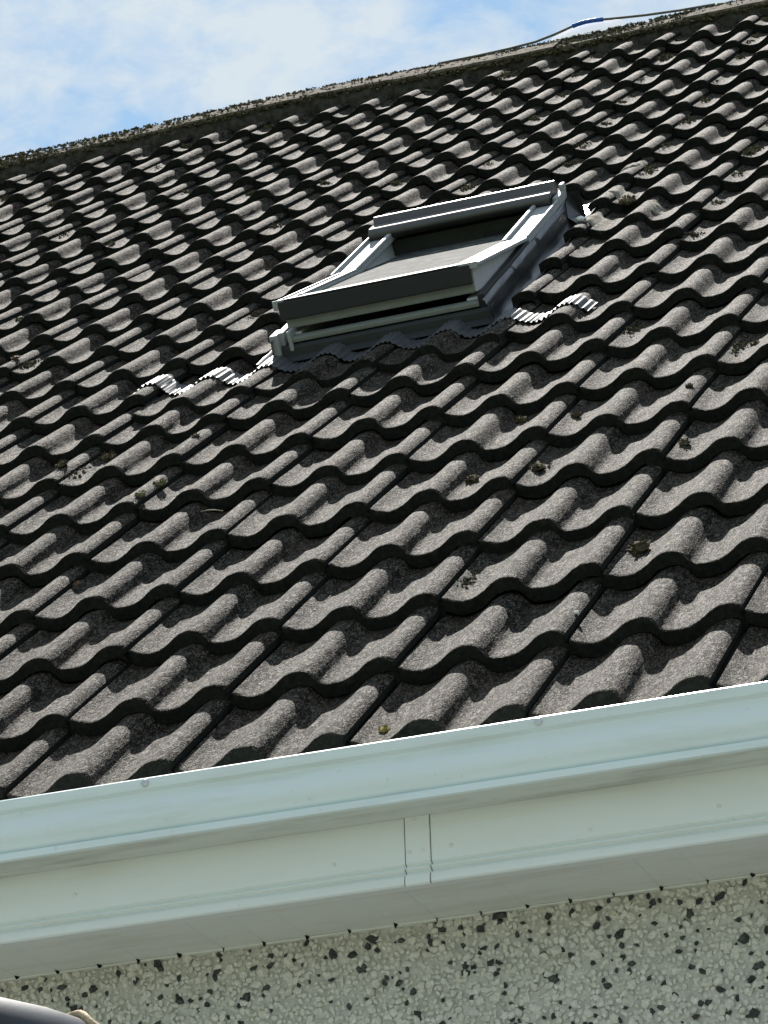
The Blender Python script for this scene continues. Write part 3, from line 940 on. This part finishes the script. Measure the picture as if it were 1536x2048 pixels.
order = sorted(range(len(stones)), key=lambda k: (-stones[k][0] if vis(stones[k]) else 1))
top = set(order[:290])
SM = {}
def stone_mat(s):
    return Matrix.Translation((s[1], WALL_Y - s[0] * s[8] * .5, s[2])) @ Matrix.Rotation(s[4], 4, 'Y') @ Matrix.Rotation(s[6], 4, 'X') @ Matrix.Rotation(s[7], 4, 'Z') @ Matrix.Scale(s[0], 4)
bulk = {True: ([], [], 0), False: ([], [], 0)}
for k, s in enumerate(stones):
    if k in top:
        key = (s[5], s[3])
        if key not in SM:
            m = bpy.data.meshes.new('pebble_mesh')
            m.from_pydata((DSHP if s[3] else SHP)[s[5]].tolist(), [], IF.tolist())
            m.materials.append(MATS['dark_stone' if s[3] else 'pale_stone'])
            SM[key] = m
        o = bpy.data.objects.new('pebble', SM[key]); col.objects.link(o); o.parent = wall
        o.matrix_local = stone_mat(s)
    else:
        vs, fs, off = bulk[s[3]]
        m3 = np.array(stone_mat(s))
        vs.append((DSHP if s[3] else SHP)[s[5]] @ m3[:3, :3].T + m3[:3, 3]); fs.append(IF + off)
        bulk[s[3]] = (vs, fs, off + len(IV))
for dark in (True, False):
    vs, fs, off = bulk[dark]
    m = bpy.data.meshes.new('pebbledash')
    m.from_pydata(np.concatenate(vs).tolist(), [], np.concatenate(fs).tolist())
    m.materials.append(MATS['dark_stone' if dark else 'pale_stone'])
    o = bpy.data.objects.new('pebbledash', m); col.objects.link(o); o.parent = wall
    tag(o, kind='stuff')

# ------------------------------------------------------------------ loose things
def clump(name, u, v, size, mat, label, cat, group=None, flat=.55, n=46, up=0.0):
    """a ragged clump of moss: many small leaf-like faces round a lumpy core"""
    mb = MB()
    rn = random.Random(int(u * 1000) * 7 + int(v * 1000))
    c = RP(u, v, tsurf(u, v) + up)
    bm = bmesh.new(); bmesh.ops.create_icosphere(bm, subdivisions=2, radius=1)
    bm.verts.index_update()
    vs = []
    for q in bm.verts:
        k = 1 + .5 * noise.noise(q.co * 1.9 + Vector((u * 50, v * 50, 0)))
        vs.append(ROOF_ROT.to_3x3() @ Vector((q.co.x * size * k, q.co.y * size * 1.2 * k, q.co.z * size * flat * k)) + c)
    mb.add(vs, [tuple(x.index for x in f.verts) for f in bm.faces]); bm.free()
    for _ in range(n):
        d = Vector((rn.gauss(0, 1), rn.gauss(0, 1), abs(rn.gauss(0, .8)))).normalized()
        p = ROOF_ROT.to_3x3() @ Vector((d.x * size, d.y * size * 1.2, d.z * size * flat)) + c
        dd = (ROOF_ROT.to_3x3() @ d + Vector((rn.gauss(0, .4), rn.gauss(0, .4), rn.gauss(0, .4)))).normalized()
        s = dd.orthogonal().normalized()
        L = size * rn.uniform(.25, .6)
        mb.add([p - s * L * .3, p + s * L * .3, p + dd * L], [(0, 1, 2)])
    o = mb.build(name, mat, None, fix=False)
    tag(o, label, cat, group)
    return o
MG = 'loose moss clumps on the tiles'
for (u, v, sz, mat, lab) in (
    (0.4860, 1.8764, .013, 'moss_brown', 'tan moss tuft lying under a tile edge right of centre, below the roof window'),
    (0.6231, 1.7933, .010, 'moss_brown', 'small dark moss clump in a tile pan just right of the tan tuft'),
    (0.4763, 1.4504, .014, 'moss_brown', 'long brown moss clump beside a tile roll near the centre'),
    (0.6188, 1.4259, .014, 'moss_brown', 'pale brown moss clump by a tile lap, right of the long brown one'),
    (0.9362, 0.8176, .019, 'moss_brown', 'wide brown moss patch under a tile edge at lower right'),
    (0.6434, 0.0732, .009, 'lichen_gold', 'golden yellow lichen clump in the eaves course above the gutter'),
    (0.8787, 1.7507, .008, 'moss_brown', 'small rusty moss clump at a tile lap near the right edge'),
    (0.9201, 1.4129, .012, 'moss_brown', 'dark moss clump in a tile pan close to the right edge'),
    (-0.5742, 2.2041, .017, 'moss_brown', 'flat brown moss patch under a tile edge at the left'),
    (-0.6255, 2.0616, .013, 'moss_brown', 'dark moss clump in a tile groove near the left edge'),
    (-0.3009, 1.7871, .013, 'moss_green', 'olive moss clump beside a tile lap left of centre'),
    (-0.3050, 1.6768, .011, 'moss_green', 'olive moss clump hanging at a tile front edge left of centre'),
    (-0.3193, 2.1138, .010, 'moss_brown', 'brown moss clump in a groove below the left end of the apron flashing'),
    (0.9526, 2.1287, .010, 'moss_brown', 'dark moss clump in a pan at the right edge, level with the window foot'),
    (-0.5937, 6.5850, .016, 'moss_green', 'mossy crust on a top course tile below the ridge'),
    (0.3430, 3.8953, .022, 'moss_brown', 'dark straggling moss heap right of the roof window hood'),
    (-0.2906, 1.1951, .009, 'dead_leaf', 'reddish dead leaf scrap beside a tile roll at the left'),
    (-1.2178, 3.3393, .010, 'dead_leaf', 'brown dead leaf caught on a tile at the left edge'),
):
    clump('dead_leaf' if mat == 'dead_leaf' else ('lichen_clump' if mat == 'lichen_gold' else 'moss_clump'), u, v, sz, MATS and mat, lab,
          'leaf' if mat == 'dead_leaf' else ('lichen' if mat == 'lichen_gold' else 'moss'), MG if mat.startswith('moss') else None, up=sz * .25)

def pebble_on_roof(u, v, size, mat, name, label, cat, stretch=(1, 1, .8), rot=0):
    m3 = ROOF_ROT.to_3x3() @ Matrix.Rotation(rot, 3, 'Z')
    c = RP(u, v, tsurf(u, v) + size * stretch[2] * .8)
    bm = bmesh.new(); bmesh.ops.create_icosphere(bm, subdivisions=2, radius=1); bm.verts.index_update()
    mb = MB()
    mb.add([m3 @ Vector((q.co.x * size * stretch[0], q.co.y * size * stretch[1], q.co.z * size * stretch[2])) * (1 + .22 * noise.noise(q.co * 1.7 + Vector((u * 900, 0, 0)))) + c for q in bm.verts],
           [tuple(x.index for x in f.verts) for f in bm.faces]); bm.free()
    return tag(mb.build(name, mat, None, fix=False), label, cat)
pebble_on_roof(0.8983, 0.4431, .0048, 'white_chip', 'stone_chip', 'tiny white stone chip beside a tile lap at lower right', 'stone')
pebble_on_roof(0.2718, 3.7103, .0055, 'white_chip', 'wood_chip', 'thin white splinter on mortar right of the roof window', 'splinter', (.7, 6.5, .7), rot=-.1)
pebble_on_roof(0.2591, 3.6891, .012, 'white_chip', 'mortar_lump', 'white mortar lump right of the roof window hood', 'mortar', (1.0, 1.3, .7))
# pale mortar patches left by the window fitters
for i, (u, v, sx, sy) in enumerate(((0.3017, 3.7100, .050, .075), (0.3087, 4.0342, .040, .06), (0.2659, 4.3567, .03, .05), (0.4630, 3.7265, .045, .06))):
    mb = MB(); n = 14
    g = []
    for a in range(n + 1):
        for b in range(n + 1):
            s, t = a / n * 2 - 1, b / n * 2 - 1
            rr = s * s + t * t
            hh = max(0, 1 - rr) ** .6 * .004 + .0035 * noise.noise(Vector((s * 3, t * 3, i * 5))) - (.006 if rr > 1.0 else 0)
            uu = u + s * sx; v_ = v + t * sy
            g.append(RP(uu, v_, tsurf(uu, v_) + hh))
    mb.add(g, [(a * (n + 1) + b, (a + 1) * (n + 1) + b, (a + 1) * (n + 1) + b + 1, a * (n + 1) + b + 1) for a in range(n) for b in range(n)])
    mb.build('mortar_patch', 'pale_mortar', roof, smooth=True)
# twigs
for (a, b, lab) in (((-0.1420, 1.5676), (-0.0845, 1.5403), 'pale dry twig lying across a tile groove left of centre'),):
    (u0, v0), (u1, v1) = a, b
    mb = MB()
    mb.tube([RP(u0 + (u1 - u0) * t, v0 + (v1 - v0) * t, -.010 + .003 * math.sin(t * 3)) for t in (0, .3, .6, 1)], .0012, 6)
    tag(mb.build('twig', 'straw', None, smooth=True), lab, 'twig')

# rope and plastic sheet on the ridge
def ridge_pt(u, h, dv=0.0): return RP(u, VR + dv, .024 + ridge_sag(u)) + Vector((0, 0, h))
cab = [(-0.896, .002), (-0.748, .004), (-0.637, .007), (-0.545, .012), (-0.472, .026), (-0.408, .042), (-0.359, .049), (-0.297, .043), (-0.235, .034), (-0.145, .022), (-0.019, .010), (0.106, .003)]
mb = MB(); mb.tube([ridge_pt(x, h) for x, h in cab], .0045, 8)
cable = mb.build('cable', 'grey_cable', None, smooth=True)
mb = MB(); mb.tube([ridge_pt(x, h) for x, h in ((-0.406, .0425), (-0.384, .0465), (-0.359, .049), (-0.326, .047), (-0.295, .043))], .0078, 10)
mb.build('blue_sleeve', 'blue_rope', cable, smooth=True)
tag(cable, 'grey cable with a blue sleeve bowed up over the ridge', 'cable')
mb = MB()
us = [-0.498, -0.463, -0.417, -0.371, -0.326, -0.280, -0.235]
hs = [.006, .020, .035, .042, .041, .034, .022]
pr = []
for sgn in (0, .003):
    for u, h in zip(us, hs):
        pr.append(ridge_pt(u, -.012, .02 + sgn)); pr.append(ridge_pt(u, h * .5, .026 + sgn)); pr.append(ridge_pt(u, h, .018 + sgn))
n = len(us)
fs = []
for k in range(n - 1):
    for j in range(2):
        a = k * 3 + j
        fs.append((a, a + 3, a + 4, a + 1)); b = a + n * 3
        fs.append((b, b + 1, b + 4, b + 3))
    a = k * 3 + 2; b = a + n * 3
    fs.append((a, a + 3, b + 3, b))
mb.add(pr, fs)
tag(mb.build('plastic_sheet', 'white_plastic', None, smooth=True), 'scrap of white plastic sheet under the blue cable on the ridge', 'plastic sheet')

# dark tube end at the lower left, nearer than the wall and in full sun
axis = [Vector((0.8379, -2.0560, -1.0202)), Vector((0.9094, -1.9792, -1.0316)), Vector((0.9698, -1.9074, -1.0408)), Vector((0.9840, -1.8787, -1.0418))]
rp_ = .074
mb = MB(); mb.tube(axis, [rp_, rp_, rp_, rp_ * .97], 40)
pole = mb.build('pole', 'black_plastic', None, auto=40)
mb = MB()
ex = (axis[-1] - axis[-2]).normalized()
a_ = ex.orthogonal().normalized(); b_ = ex.cross(a_)
ring = []
for k in range(61):
    q = 2 * math.pi * k / 60
    rr = rp_ * (1.0 + .02 * math.sin(q * 9))
    ring.append(axis[-1] + a_ * (rr * math.cos(q)) + b_ * (rr * math.sin(q)) + ex * (.008 + .002 * math.sin(q * 7)))
mb.tube(ring, .0042, 8, caps=False)
mb.build('end_ring', 'worn_rope', pole, smooth=True)
mb = MB()      # the upright that carries it, out of the picture
pt = axis[0]
mb.tube([Vector((pt.x, pt.y, GZ)), Vector((pt.x, pt.y, pt.z + .06))], .05, 24)
mb.build('upright', 'black_plastic', pole, auto=40)
tag(pole, 'black plastic tube with a pale frayed end ring in the bottom left corner', 'pole')
